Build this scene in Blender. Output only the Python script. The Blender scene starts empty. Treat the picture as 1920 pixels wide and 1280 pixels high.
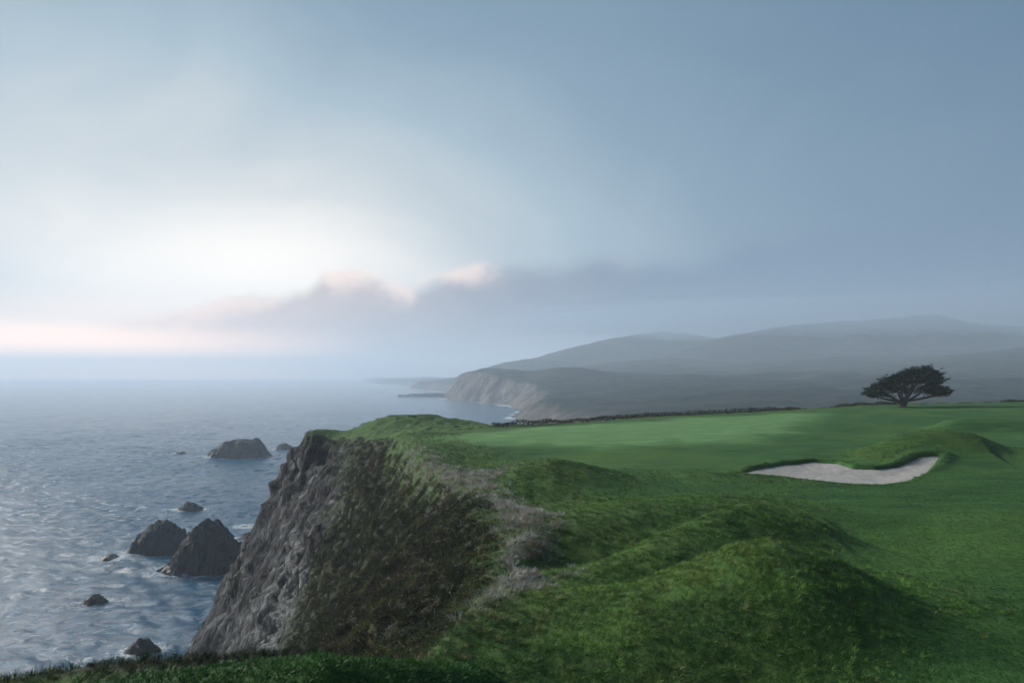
import bpy, math, random
import numpy as np
from mathutils import Vector
random.seed(7); RNG = np.random.default_rng(11)
SC = bpy.context.scene; COL = SC.collection
R = math.radians

# ------------------------------------------------------------------ camera
F = 1274.0; HOR = 705.0; CAMZ = 36.0            # focal length in photo pixels, horizon row, metres above the sea
cam = bpy.data.cameras.new('camera'); camo = bpy.data.objects.new('camera', cam); COL.objects.link(camo)
camo.location = (0, 0, CAMZ); camo.rotation_euler = (R(90), 0, 0)
cam.sensor_width = 36; cam.lens = F/1920*36; cam.shift_y = (HOR-640)/1920
cam.clip_start = .3; cam.clip_end = 30000
SC.camera = camo
SC.render.engine = 'CYCLES'
SC.cycles.use_denoising = True
SC.cycles.max_bounces = 6; SC.cycles.volume_bounces = 2; SC.cycles.diffuse_bounces = 2; SC.cycles.glossy_bounces = 2
SC.cycles.transparent_max_bounces = 8
SC.view_settings.view_transform = 'Standard'; SC.view_settings.look = 'None'
SC.view_settings.exposure = 0.62; SC.view_settings.gamma = 1

# ------------------------------------------------------------------ node helpers
class NT:
    def __init__(s, tree): s.t = tree; s.n = tree.nodes; s.l = tree.links
    def new(s, typ, **kw):
        n = s.n.new(typ)
        for k, v in kw.items(): setattr(n, k, v)
        return n
    def put(s, sock, v):
        if v is None: return
        if isinstance(v, bpy.types.NodeSocket): s.l.new(v, sock)
        elif isinstance(v, bpy.types.Node): s.l.new(v.outputs[0], sock)
        else:
            if sock.type == 'RGBA' and len(v) == 3: v = (*v, 1)
            sock.default_value = v
    def math(s, op, a, b=None, c=None, clamp=False):
        n = s.new('ShaderNodeMath', operation=op, use_clamp=clamp)
        for i, v in enumerate((a, b, c)): s.put(n.inputs[i], v)
        return n.outputs[0]
    def mix(s, f, a, b, blend='MIX'):
        n = s.new('ShaderNodeMix', data_type='RGBA', blend_type=blend)
        s.put(n.inputs[0], f); s.put(n.inputs[6], a); s.put(n.inputs[7], b); return n.outputs[2]
    def ramp(s, f, stops, interp='LINEAR'):
        n = s.new('ShaderNodeValToRGB'); cr = n.color_ramp; cr.interpolation = interp
        while len(cr.elements) < len(stops): cr.elements.new(.5)
        for e, (p, c) in zip(cr.elements, stops):
            e.position = p; e.color = (*c, 1) if len(c) == 3 else c
        s.put(n.inputs[0], f); return n.outputs[0]
    def mapr(s, v, a, b, c=0., d=1., smooth=False):
        n = s.new('ShaderNodeMapRange', interpolation_type='SMOOTHSTEP' if smooth else 'LINEAR')
        for i, q in enumerate((v, a, b, c, d)): s.put(n.inputs[i], q)
        return n.outputs[0]
    def noise(s, vec, scale, detail=4, rough=.55, dist=0., out=0):
        n = s.new('ShaderNodeTexNoise'); s.put(n.inputs['Vector'], vec)
        n.inputs['Scale'].default_value = scale; n.inputs['Detail'].default_value = detail
        n.inputs['Roughness'].default_value = rough; n.inputs['Distortion'].default_value = dist
        return n.outputs[out]
    def mapping(s, vec, scale=(1,1,1), rot=(0,0,0), loc=(0,0,0)):
        n = s.new('ShaderNodeMapping'); s.put(n.inputs[0], vec)
        n.inputs['Scale'].default_value = scale; n.inputs['Rotation'].default_value = rot; n.inputs['Location'].default_value = loc
        return n.outputs[0]

def srgb(r, g, b):
    f = lambda c: (c/12.92 if c <= .04045 else ((c+.055)/1.055)**2.4)
    return tuple(f(v/255) for v in (r, g, b))

# ------------------------------------------------------------------ sky
SUN_AZ = R(-62)                  # hidden sun, low behind the cloud over the sea
SUN_EL = R(24)
SUN_DIR = Vector((math.sin(SUN_AZ)*math.cos(SUN_EL), math.cos(SUN_AZ)*math.cos(SUN_EL), math.sin(SUN_EL)))
world = bpy.data.worlds.new('World'); SC.world = world; world.use_nodes = True
w = NT(world.node_tree); w.n.clear()
wout = w.new('ShaderNodeOutputWorld'); bg = w.new('ShaderNodeBackground'); w.l.new(bg.outputs[0], wout.inputs[0])
sky = w.new('ShaderNodeTexSky', sky_type='NISHITA'); sky.sun_disc = False
sky.sun_elevation = SUN_EL; sky.sun_rotation = SUN_AZ; sky.air_density = 1.2; sky.dust_density = 3
skyc = w.mix(1.0, sky.outputs[0], (.03, .03, .03), 'MULTIPLY')
tc = w.new('ShaderNodeTexCoord'); dirv = tc.outputs['Generated']
sx = w.new('ShaderNodeSeparateXYZ'); w.put(sx.inputs[0], dirv); dx, dy, dz = sx.outputs
az = w.math('ARCTAN2', dx, dy)                               # -pi..pi, 0 = straight out
hyp = w.math('SQRT', w.math('ADD', w.math('MULTIPLY', dx, dx), w.math('MULTIPLY', dy, dy)))
te = w.math('DIVIDE', dz, w.math('MAXIMUM', hyp, .02))       # tangent of the elevation
# veil of high stratus, brightest round the hidden sun
el_ = w.math('ARCTANGENT', te)
da = w.math('SUBTRACT', az, R(-20)); da = w.math('MAXIMUM', w.math('MULTIPLY', da, .85), w.math('MULTIPLY', da, -.74))
de = w.math('MULTIPLY', w.math('SUBTRACT', el_, R(8)), 1.42)
ang = w.math('SQRT', w.math('ADD', w.math('MULTIPLY', da, da), w.math('MULTIPLY', de, de)))
wisp = w.noise(w.mapping(dirv, (1.3, 1.3, 2.2)), 1.6, 4, .5, .6)
wisp2 = w.noise(w.mapping(dirv, (1.0, 1.0, 1.6), (.2, .5, 0)), 3.4, 5, .55, .3)
wv = w.math('ADD', w.math('MULTIPLY', w.math('SUBTRACT', wisp, .5), .75), w.math('MULTIPLY', w.math('SUBTRACT', wisp2, .5), .22))
angn = w.math('DIVIDE', w.math('ADD', ang, w.math('MULTIPLY', wv, .45)), math.pi)
veil = w.ramp(angn, [(0, srgb(255, 246, 234)), (R(6)/math.pi, srgb(246, 241, 234)), (R(13)/math.pi, srgb(216, 222, 224)),
                     (R(21)/math.pi, srgb(170, 192, 206)), (R(31)/math.pi, srgb(130, 158, 180)), (R(46)/math.pi, srgb(98, 131, 159)), (R(62)/math.pi, srgb(80, 115, 147)),
                     (R(95)/math.pi, srgb(56, 88, 119)), (1, srgb(46, 74, 102))])
dab = w.math('MULTIPLY', da, .55); deb = w.math('MULTIPLY', w.math('SUBTRACT', el_, R(7)), 1.0)
burn = w.mapr(w.math('ADD', w.math('SQRT', w.math('ADD', w.math('MULTIPLY', dab, dab), w.math('MULTIPLY', deb, deb))), w.math('MULTIPLY', wv, .10)), R(0), R(11), .46, 0, True)                 # the hidden sun just behind the bank
veil = w.mix(burn, veil, (1.9, 1.75, 1.6))
col = w.mix(.86, skyc, veil)
# marine layer: one bank of fog lying along the coast, its top a lumpy line all round
fc = w.new('ShaderNodeFloatCurve'); cv = fc.mapping.curves[0]
def topt(px, py): a = math.atan2(px-960, F); return ((a/math.pi+1)/2, (HOR-py)/F*math.cos(a)/.4)
tops = [topt(-400, 640), topt(0, 628), topt(220, 604), topt(330, 588), topt(420, 558), topt(480, 545), topt(520, 549), topt(590, 526), topt(650, 512), topt(700, 518),
        topt(760, 542), topt(800, 530), topt(870, 506), topt(950, 496), topt(1060, 494), topt(1110, 478), topt(1180, 484), topt(1300, 482), topt(1420, 440), topt(1600, 420), topt(1920, 400)]
pts = [(0, .5)] + tops + [(.75, .55), (1, .5)]
cv.points[0].location = pts[0]; cv.points[1].location = pts[-1]
for p in pts[1:-1]: cv.points.new(*p)
fc.mapping.update()
w.put(fc.inputs['Value'], w.math('ADD', w.math('DIVIDE', az, 2*math.pi), .5))
edge_n = w.noise(w.mapping(dirv, (1, 1, 1.7)), 22, 5, .6, .2)
edge_b = w.noise(w.mapping(dirv, (1, 1, 1.5), (0, 0, .7)), 7, 3, .5, 0)
top = w.math('ADD', w.math('MULTIPLY', fc.outputs[0], .4), w.math('ADD', w.math('MULTIPLY', w.math('SUBTRACT', edge_n, .5), .016), w.math('MULTIPLY', w.math('SUBTRACT', edge_b, .5), .02)))
below = w.math('SUBTRACT', top, te)                          # > 0 inside the bank
soft = w.mapr(az, R(-45), R(35), .007, .045)                  # the edge melts away towards the land
bank = w.mapr(w.math('DIVIDE', below, soft), -.35, 1.0, 0, 1, True)
bank = w.math('MULTIPLY', bank, w.mapr(az, R(-34), R(-22), .35, 1, True))
bankc = w.ramp(w.math('DIVIDE', w.math('ADD', ang, w.math('MULTIPLY', w.math('SUBTRACT', edge_b, .5), .15)), math.pi),
               [(0, srgb(226, 203, 194)), (R(8)/math.pi, srgb(192, 178, 178)), (R(15)/math.pi, srgb(142, 145, 160)), (R(24)/math.pi, srgb(104, 126, 151)),
                (R(36)/math.pi, srgb(98, 127, 156)), (R(60)/math.pi, srgb(88, 118, 147)), (1, srgb(66, 96, 124))])
col = w.mix(bank, col, bankc)
# thin places of the bank's top that the sun shines through
rim = w.math('MULTIPLY', w.mapr(below, -.012, .006, 0, 1, True), w.mapr(below, .006, .045, 1, 0, True))
rim = w.math('MULTIPLY', rim, w.mapr(w.noise(w.mapping(dirv, (1, 1, 1.4), (0, 0, .3)), 9, 3, .5), .47, .62, 0, 1, True))
rim = w.math('MULTIPLY', rim, w.mapr(ang, R(9), R(28), .8, 0, True))
col = w.mix(rim, col, (1.25, .95, .80))
# low over the sea the light is warmer
warm = w.math('MULTIPLY', w.mapr(te, .0, .12, 1, 0, True), w.mapr(az, R(-34), R(-9), 1, 0, True))
col = w.mix(w.math('MULTIPLY', warm, .85), col, (2.6, 1.6, 1.02))
low = w.math('MULTIPLY', w.mapr(te, .0, .075, 1, 0, True), w.mapr(az, R(-34), R(-7), 1, 0, True))
col = w.mix(low, col, (7.5, 4.1, 2.1))
w.put(bg.inputs[0], col); bg.inputs[1].default_value = .70

sun = bpy.data.lights.new('sun', 'SUN'); suno = bpy.data.objects.new('sun', sun); COL.objects.link(suno)
sun.energy = 4.4; sun.angle = R(17); sun.color = (1, .95, .87)
suno.rotation_euler = (-SUN_DIR).to_track_quat('-Z', 'Y').to_euler()

# ------------------------------------------------------------------ helpers
def P(px, py, d): return ((px-960)/F*d, d, CAMZ-(py-HOR)/F*d)
def sstep(x, a, b):
    t = np.clip((x-a)/(b-a), 0, 1); return t*t*(3-2*t)
def _hash(ix, iy, iz, seed):
    h = (ix.astype(np.int64)*374761393 + iy.astype(np.int64)*668265263 + iz.astype(np.int64)*2147483647 + seed*974711) & 0xffffffff
    h = ((h ^ (h >> 13))*1274126177) & 0xffffffff
    h = ((h ^ (h >> 16))*2246822519) & 0xffffffff
    return (h ^ (h >> 15)) & 0xffff
_G = RNG.normal(size=(256, 3)); _G /= np.linalg.norm(_G, axis=1)[:, None]
def perlin(x, y, z=0., seed=0):
    x, y, z = np.broadcast_arrays(np.asarray(x, float), np.asarray(y, float), np.asarray(z, float))
    ix, iy, iz = np.floor(x), np.floor(y), np.floor(z); fx, fy, fz = x-ix, y-iy, z-iz
    u, v, t = (f*f*f*(f*(f*6-15)+10) for f in (fx, fy, fz)); r = 0
    for a in (0, 1):
        for b in (0, 1):
            for c in (0, 1):
                g = _G[_hash(ix+a, iy+b, iz+c, seed) & 255]
                d = g[..., 0]*(fx-a) + g[..., 1]*(fy-b) + g[..., 2]*(fz-c)
                r = r + d*(u if a else 1-u)*(v if b else 1-v)*(t if c else 1-t)
    return r*1.5
def fbm(x, y, z=0., oct=4, seed=0, gain=.5, lac=2.03):
    r, a = 0, 1.
    for o in range(oct):
        r = r + a*perlin(np.asarray(x)*lac**o, np.asarray(y)*lac**o, np.asarray(z)*lac**o, seed+o*17); a *= gain
    return r
def ridged(x, y, z=0., oct=4, seed=0, gain=.5, lac=2.1):
    r, a = 0, 1.
    for o in range(oct):
        r = r + a*(1-np.abs(perlin(np.asarray(x)*lac**o, np.asarray(y)*lac**o, np.asarray(z)*lac**o, seed+o*13))*2); a *= gain
    return r
def seg_dist(X, Y, pts, full=False):
    """distance to a polyline and the parameter interpolated values of its further columns"""
    best = np.full(X.shape, 1e9); val = np.zeros(X.shape); yc = np.zeros(X.shape)
    for p, q in zip(pts[:-1], pts[1:]):
        ax, ay = p[0], p[1]; bx, by = q[0]-ax, q[1]-ay
        t = np.clip(((X-ax)*bx+(Y-ay)*by)/(bx*bx+by*by+1e-9), 0, 1)
        d = np.hypot(X-ax-t*bx, Y-ay-t*by); m = d < best
        best = np.where(m, d, best); yc = np.where(m, ay+t*by, yc)
        if len(p) > 2: val = np.where(m, p[2]+(q[2]-p[2])*t, val)
    return (best, val, yc) if full else (best, val)
def inside(X, Y, poly):
    r = np.zeros(X.shape, bool); n = len(poly)
    for i in range(n):
        x0, y0 = poly[i][:2]; x1, y1 = poly[(i+1) % n][:2]
        if y0 == y1: continue
        c = ((Y >= min(y0, y1)) & (Y < max(y0, y1)) & (X < (x1-x0)*(Y-y0)/(y1-y0)+x0)); r ^= c
    return r
def signed(X, Y, poly):
    d, _ = seg_dist(X, Y, list(poly)+[poly[0]]); return np.where(inside(X, Y, poly), d, -d)
def tag(o, label=None, cat=None, group=None, kind=None):
    if label: o['label'] = label
    if cat: o['category'] = cat
    if group: o['group'] = group
    if kind: o['kind'] = kind
    return o
def mesh_obj(name, V, Fc, mat, parent=None, smooth=True, link=True):
    me = bpy.data.meshes.new(name); V = np.asarray(V, np.float32); Fc = np.asarray(Fc, np.int32)
    k = Fc.shape[1]
    me.vertices.add(len(V)); me.vertices.foreach_set('co', V.ravel())
    me.loops.add(Fc.size); me.loops.foreach_set('vertex_index', Fc.ravel())
    me.polygons.add(len(Fc)); me.polygons.foreach_set('loop_start', np.arange(len(Fc), dtype=np.int32)*k)
    if smooth: me.polygons.foreach_set('use_smooth', np.ones(len(Fc), bool))
    me.update(calc_edges=True); me.validate()
    if mat: me.materials.append(mat)
    o = bpy.data.objects.new(name, me)
    if link: COL.objects.link(o)
    if parent: o.parent = parent
    return o
def grid_faces(nx, ny):
    i = np.arange(nx*ny).reshape(ny, nx)
    return np.stack([i[:-1, :-1], i[:-1, 1:], i[1:, 1:], i[1:, :-1]], -1).reshape(-1, 4)
def attr(o, name, arr):
    a = o.data.attributes.new(name, 'FLOAT', 'POINT'); a.data.foreach_set('value', np.asarray(arr, np.float32).ravel())
def axis(*spec):
    """concatenated spacings: (start, stop, step0, step1) ..."""
    out = []
    for a, b, s0, s1 in spec:
        x = a
        while x < b-1e-6:
            out.append(x); x += s0+(s1-s0)*(x-a)/(b-a)
    out.append(spec[-1][1]); return np.array(out)
def material(name):
    m = bpy.data.materials.new(name); m.use_nodes = True; t = NT(m.node_tree); t.n.clear()
    out = t.new('ShaderNodeOutputMaterial'); bs = t.new('ShaderNodeBsdfPrincipled'); t.l.new(bs.outputs[0], out.inputs[0])
    t.out = out; t.bs = bs; return m, t
def geo_pos(t): return t.new('ShaderNodeNewGeometry').outputs['Position']
def bump(t, h, dist, strength=1.):
    b = t.new('ShaderNodeBump'); b.inputs['Distance'].default_value = dist; b.inputs['Strength'].default_value = strength
    t.put(b.inputs['Height'], h); t.l.new(b.outputs[0], t.bs.inputs['Normal'])
def at(t, name):
    n = t.new('ShaderNodeAttribute', attribute_name=name); return n.outputs['Fac']

# ------------------------------------------------------------------ headland: heights
def base_h(X, Y):
    h = -5.45 + .018*np.clip(X, -12, 80)*sstep(Y, 40, 90) + .35*sstep(Y, 40, 60)
    h = h - .6*sstep(Y, 60, 85)*sstep(-X, -20, 2)
    h = h + 1.6*sstep(-Y, -10.5, -5.5)                      # the lip the camera looks over
    return h
def crest(*pp): return [(P(*p)[0], p[2], P(*p)[2]-CAMZ) for p in pp]
RIDGES = [
 (crest((1000,1118,17.3),(1100,1112,17.2),(1200,1098,17),(1300,1058,17),(1380,1025,17),(1440,1012,17),(1540,1035,17.3),(1640,1085,17.6)), 2.3),
 (crest((1080,1072,20.2),(1200,1035,21),(1300,985,22.5),(1360,952,23.6),(1400,942,24),(1500,960,24.5),(1610,1015,24.5)), 1.9),
 (crest((1050,962,26),(1150,945,27),(1250,934,27.5),(1330,933,28),(1420,938,28.5)), 2.6),
 (crest((925,887,36),(980,866,36),(1030,857,36),(1080,866,36),(1180,890,36.5)), 2.8),
 (crest((1590,862,44),(1660,832,45.5),(1700,814,46.5),(1760,803,47),(1820,812,47),(1890,838,46)), 2.7),
 (crest((1240,898,36),(1330,889,36),(1420,893,35.5)), 2.4),
 (crest((1790,786,64),(1850,783,64),(1900,787,64)), 2.0),
]
def course(X, Y):
    b = base_h(X, Y)
    b = b - .45*np.exp(-((X-6)/7)**2-((Y-20.5)/7)**2) - .75*np.exp(-((X-4)/5)**2-((Y-12.6)/2.4)**2) - .25*np.exp(-((X-3)/6)**2-((Y-33)/3)**2)
    b = b - .85*np.exp(-((X-2.6)/2.8)**2-((Y-20.2)/2.8)**2) - .35*np.exp(-((X-1.2)/2.5)**2-((Y-31)/3)**2)
    b = b - .5*np.exp(-((X+2)/5)**2-((Y-45)/3.2)**2)         # swale in front of the green
    b = b - .45*np.exp(-((X-38)/9)**2-((Y-60)/4.5)**2)
    acc = np.zeros(b.shape); neg = np.zeros(b.shape)
    for pts, wd in RIDGES:
        d, z, yc = seg_dist(X, Y, pts, True)
        c = (z-b)*np.exp(-(d/(wd*(1.0-.30*np.tanh((Y-yc)/.8))))**2)
        acc = acc+np.maximum(c, 0)**5; neg = np.minimum(neg, c)
    h = b+acc**.2+np.maximum(neg, -.15)
    lip2 = crest((-300,1320,8.8),(-100,1290,9),(0,1277,9),(150,1263,9.2),(300,1251,9.6),(450,1238,10.2),(560,1218,11))
    d, z = seg_dist(X, Y, lip2); h = h+(z-h)*np.exp(-(d/.9)**2)
    lip = crest((250,1284,8.4),(420,1260,8.4),(600,1233,8.2),(740,1243,8.6),(860,1252,9.4))
    d, z = seg_dist(X, Y, lip); h = h+(z-h)*np.exp(-(d/1.3)**2)
    return h + .06*fbm(X*.35, Y*.35, 0, 3, 5)
RIM = [crest(p)[0][:2] for p in ((-500,1330,10.2),(-150,1290,10.5),(100,1262,10.6),(300,1235,10.8),(560,1205,11.9),(750,1160,13),(890,1100,16),(955,1040,19),(985,970,24),
       (925,903,33),(860,880,37),(785,842,48),(745,826,60))]
BACK = [(-5, 67), (3, 77), (18, 82), (38, 91), (52, 99), (80, 101), (260, 100), (260, -14), (-30, -14)]
INNER = RIM+BACK
# outer control points: (x, y, height above the camera)
OUT = [crest(p)[0] for p in (
  (590,800,90),(575,804,90),(610,803,90.5),(560,818,91),(642,816,91),(630,812,90.5),(660,806,92),(680,795,94),(700,786,96),(740,780,98),(780,784,98),(820,789,98),(860,794,98),(900,799,97),(940,804,95),(760,783,94),(820,792,93),(970,806,90),(720,781,100),(760,781,103),(800,786,105),(860,792,105),(940,803,104),(800,802,86),(760,806,80),(880,806,84),(700,808,86),
  (530,880,93),(510,930,92.5),(488,985,92),(430,1092,90),(392,1150,88.5),(352,1225,87),
  (650,930,70),(700,1000,48),(600,1100,48),(560,1000,66),(500,1050,78),(450,1180,70),(530,1190,50),(800,1000,33),(860,950,31.5),(750,1100,26),(650,1150,24),(620,1170,28),
  (800,885,46),(700,870,65),(660,850,80),(600,870,84),(900,1000,26),(870,1050,22),(560,1130,56),(620,1000,60),(740,900,52))]
OUT += [(-46,87,-42),(-40,94,-38),(-39,104,-40),(-33,112,-38),(-24,118,-36),(-10,122,-36),(5,122,-34),(0,112,-20),(-15,112,-17),(-28,103,-22),(-34,97,-22),
        (-60,60,-46),(-45,70,-42),(-38,60,-40),(-30,45,-38),(-24,32,-36),(-36,30,-44),(-60,20,-48),(-60,120,-48),(-30,150,-46),(10,160,-42),(-20,18,-34),(-16,10,-30),(-30,0,-44),(-22,-8,-40),
        (-8,13,-12),(-11,15,-19),(-7.5,18,-13.5),(-5,17,-9.5),(-11,22,-18),(-16,27,-23),(-12,10,-18),(-9.5,9.5,-11),(-12,2,-16),(-28,55,-34),(-34,75,-35.5),(-20,38,-29),(-10,24,-14.5),
        (12,100,-14),(30,112,-14),(55,118,-13),(90,118,-13),(160,118,-13),(260,118,-12),(20,140,-24),(60,150,-26),(150,150,-25),(260,150,-24),(60,220,-31),(150,230,-29),(260,230,-28),(10,200,-42),(-60,230,-48),(-30,-14,-44)]
for p in RIM[2:]: OUT.append((p[0], p[1], float(course(np.array([p[0]]), np.array([p[1]]))[0])))
for p in BACK[:6]: OUT.append((p[0], p[1], float(course(np.array([p[0]]), np.array([p[1]]))[0])-.1))
for x, y in ((5,14),(5,30),(5,45),(3,60),(20,60),(20,20),(50,60),(80,80),(150,80),(150,20),(30,78),(12,70),(-1,10.5),(260,60),(0,5)):
    OUT.append((x, y, float(course(np.array([float(x)]), np.array([float(y)]))[0])))
OUT = np.array(OUT)
_D = np.hypot(OUT[:, None, 0]-OUT[None, :, 0], OUT[:, None, 1]-OUT[None, :, 1])
_n = len(OUT); _A = np.zeros((_n+1, _n+1)); _A[:_n, :_n] = -_D+np.eye(_n)*-.02; _A[:_n, _n] = 1; _A[_n, :_n] = 1
_W = np.linalg.solve(_A, np.append(OUT[:, 2], 0))
gx = np.arange(-64, 264.1, 1.0); gy = np.arange(-16, 240.1, 1.0)
_GX, _GY = np.meshgrid(gx, gy)
_Z = np.full(_GX.shape, _W[_n])
for i in range(_n): _Z = _Z - _W[i]*np.hypot(_GX-OUT[i, 0], _GY-OUT[i, 1])
_k = np.exp(-(np.arange(-4, 5)/1.3)**2); _k /= _k.sum()
_Z = np.apply_along_axis(lambda r: np.convolve(np.pad(r, 4, 'edge'), _k, 'valid'), 0, _Z)
_Z = np.apply_along_axis(lambda r: np.convolve(np.pad(r, 4, 'edge'), _k, 'valid'), 1, _Z)
def bilin(X, Y):
    fx = np.clip((X-gx[0]), 0, len(gx)-1.001); fy = np.clip((Y-gy[0]), 0, len(gy)-1.001)
    i, j = fx.astype(int), fy.astype(int); u, v = fx-i, fy-j
    return (_Z[j, i]*(1-u)+_Z[j, i+1]*u)*(1-v)+(_Z[j+1, i]*(1-u)+_Z[j+1, i+1]*u)*v
BUNKER = [crest(p)[0][:2] for p in ((1386,885,38.6),(1420,877,40.4),(1470,868,42.2),(1530,863,43.4),(1570,868,42.6),(1600,877,40.4),(1640,880,40.0),(1680,874,41.2),(1720,867,42.8),(1766,867,43.0),
          (1740,884,38.6),(1700,900,35.4),(1650,908,34.2),(1590,906,34.3),(1530,898,35.2),(1460,889,37.0))]
GREEN = [crest(p)[0][:2] for p in ((800,822,56),(870,814,62),(1000,804,71),(1250,788,77),(1480,773,85),(1570,780,82),(1560,800,68),(1500,822,58),(1400,842,52),(1200,848,48.5),(1050,838,49.5),(900,829,52))]
def ground(X, Y):
    s = signed(X, Y, INNER) + .5*fbm(X*.3, Y*.3, 0, 3, 21)
    ci, co = course(X, Y), bilin(X, Y)
    wi = sstep(s, -1.6, 1.2)
    h = wi*ci+(1-wi)*co
    outer = 1-sstep(s, -2.5, .5)
    b = signed(X, Y, BUNKER)
    h = h - 1.0*sstep(b, .05, .45) + .16*np.exp(-((b+.3)/.4)**2)*sstep(Y, 38.5, 40.5)
    return h+CAMZ, s, outer, b

XS = axis((-62, -14, .55, .16), (-14, 16, .14, .14), (16, 36, .15, .22), (36, 70, .3, .6), (70, 255, 1, 4))
YS = axis((-12, 6, .6, .2), (6, 30, .09, .17), (30, 50, .19, .24), (50, 112, .3, .55), (112, 235, 1, 3))
GXX, GYY = np.meshgrid(XS, YS)
Z, S, OUTER, BK = ground(GXX, GYY)
# slope-aware displacement of the cliff
gzy, gzx = np.gradient(Z, YS, XS)
slope = np.hypot(gzx, gzy)
nx_, ny_ = -gzx/np.maximum(slope, 1e-3), -gzy/np.maximum(slope, 1e-3)
steep = sstep(slope, .35, .9)*OUTER
H0 = Z-CAMZ
rockline = -14.5-(GYY-45)*.13 + 3.0*fbm(GXX*.12, GYY*.12, Z*.06, 4, 31)
rock = sstep(rockline-GXX, -1.5, 2.5)*sstep(slope, .45, .85)*OUTER*sstep(-H0, 6.5, 9.5)
rock = np.maximum(rock, OUTER*sstep(-H0, 27, 31))
ribs = ridged(GXX*.16+.3*fbm(GXX*.1, GYY*.1, 0, 2, 4), GYY*.16, Z*.035, 4, 41)
crag = fbm(GXX*.55, GYY*.55, Z*.55, 5, 51, .55)
strat = fbm(GXX*.12, GYY*.12, Z*1.3, 3, 61)
lump = fbm(GXX*.45, GYY*.45, Z*.4, 4, 71, .6)
crag2 = ridged(GXX*.9, GYY*.9, Z*.6, 4, 55, .6)-1.3
off = rock*((ribs-1.1)*.55+crag*.6+crag2*.32+strat*.3) + (1-rock)*steep*(.55*lump+.35*(ribs-.9))
VX = GXX+nx_*off*.8*steep; VY = GYY+ny_*off*.8*steep
VZ = Z+off*.55*steep + .25*OUTER*(1-steep)*lump
# shaggy turf on the rough
mown = sstep(signed(GXX, GYY, GREEN)+2.2*fbm(GXX*.12, GYY*.12, 0, 3, 9), -1.2, 4.5)
fairR = sstep(GXX-(GYY*.30+3.0), -2.0, 2.0)*sstep(S, 2, 4)              # the mown run up the right side
fairC = sstep(GYY, 28, 34)*sstep(GXX-(1.5-(GYY-34)*.25), -1, 3)*sstep(S, 2, 5)
mound = np.zeros_like(Z)
for pts, wd in RIDGES[:6]:
    d, z = seg_dist(GXX, GYY, pts); mound = np.maximum(mound, sstep(-(d+.5*fbm(GXX*.4, GYY*.4, 0, 2, 3)), -wd*1.6, -wd*.3)*sstep(z-base_h(GXX, GYY), -.1, .35))
fair = np.maximum(fairR, fairC)*(1-mound*.85)*(1-OUTER)
nearscrub = sstep(GYY, 8.7, 9.3)*sstep(-GYY, -13.5, -12)*sstep(-GXX-.15*(GYY-9), 1.6, 2.6)
fair = np.maximum(fair*(1-nearscrub), (1-nearscrub)*sstep(-GYY, -10.6, -9.4)*sstep(GXX+.25*(GYY-8), -5.6, -4.6)*(1-OUTER))
rough = np.clip(1-fair-mown, 0, 1)*(1-OUTER)
VZ = VZ + rough*sstep(-GYY, -60, -40)*(.035*fbm(GXX*2.2, GYY*2.2, 0, 3, 81, .6)) 
VZ = VZ + mown*.05
# the bleached dune grass along the rim
rimd, _ = seg_dist(GXX, GYY, RIM[5:])
rn = fbm(GXX*.35, GYY*.35, 0, 3, 91)
rn2_ = sstep(fbm(GXX*.9, GYY*.9, 0, 4, 93, .6), -.35, .3)
dune = (.25+.75*rn2_)*sstep(-(rimd+1.6*rn), -2.0, .2)*sstep(GYY, 15.5, 19)*sstep(-GYY, -62, -40)*sstep(S+rn*.6, -2.6, .2)
dune = np.maximum(dune, .8*sstep(-np.abs(S+.4), -1.6, -.3)*sstep(-np.hypot((GXX-1.6)/3.2, (GYY-25.3)/1.6), -1, -.4))
dune = np.maximum(dune, .75*sstep(-np.hypot((GXX+2.3)/3.2, (GYY-36)/1.3), -1, -.3))
yellow = sstep(fbm(GXX*.5, GYY*.5, Z*.4, 3, 101), .12, .5)
pale = sstep(ridged(GXX*.35, GYY*.35, Z*.06, 3, 111), 1.15, 1.5)*rock
palepatch = np.exp(-((GXX+19)/5.5)**2-((GYY-58)/11)**2)*sstep(-H0, 15, 19)
pale = np.clip(pale*.7+palepatch*(.35+.8*sstep(ridged(GXX*.5, GYY*.5, Z*.08, 3, 121), .9, 1.35)), 0, 1)*sstep(rock+palepatch, .3, .7)
headflat = OUTER*(1-rock)*(1-sstep(slope, .35, .65))*sstep(GYY, 58, 66)
scrub = OUTER*(1-rock)*(1-np.clip(headflat*1.3, 0, 1)); scrub = np.maximum(scrub, nearscrub)

# ------------------------------------------------------------------ materials
def grass_cols(t, pos):
    big = t.noise(pos, .22, 3, .5); mid = t.noise(pos, 1.6, 4, .6); fine = t.noise(t.mapping(pos, (1, .6, 1)), 14, 5, .7)
    return big, mid, fine
m_ground, t = material('headland_turf'); pos = geo_pos(t)
big, mid, fine = grass_cols(t, pos)
roughc = t.mix(t.mapr(mid, .35, .68), (.026, .070, .014), (.062, .130, .025))
roughc = t.mix(t.math('MULTIPLY', t.mapr(big, .45, .7), .55), roughc, (.085, .125, .026))
roughc = t.mix(t.mapr(fine, .62, .8, 0, .5), roughc, (.085, .10, .04))
mownpat = t.noise(t.mapping(pos, (.35, 1.6, 1), (0, 0, .12)), .9, 4, .55)
fairc = t.mix(t.mapr(mownpat, .32, .68), (.020, .070, .016), (.052, .140, .030))
fairc = t.mix(t.mapr(t.noise(pos, .11, 3, .5, .4), .45, .68, 0, .7), fairc, (.075, .155, .028))
fairc = t.mix(t.mapr(fine, .35, .75, 0, .5), fairc, (.018, .056, .015))
greenc = t.mix(t.mapr(mownpat, .35, .65), (.085, .185, .060), (.13, .26, .092))
greenc = t.mix(t.mapr(fine, .4, .75, 0, .25), greenc, (.08, .15, .07))
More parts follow.
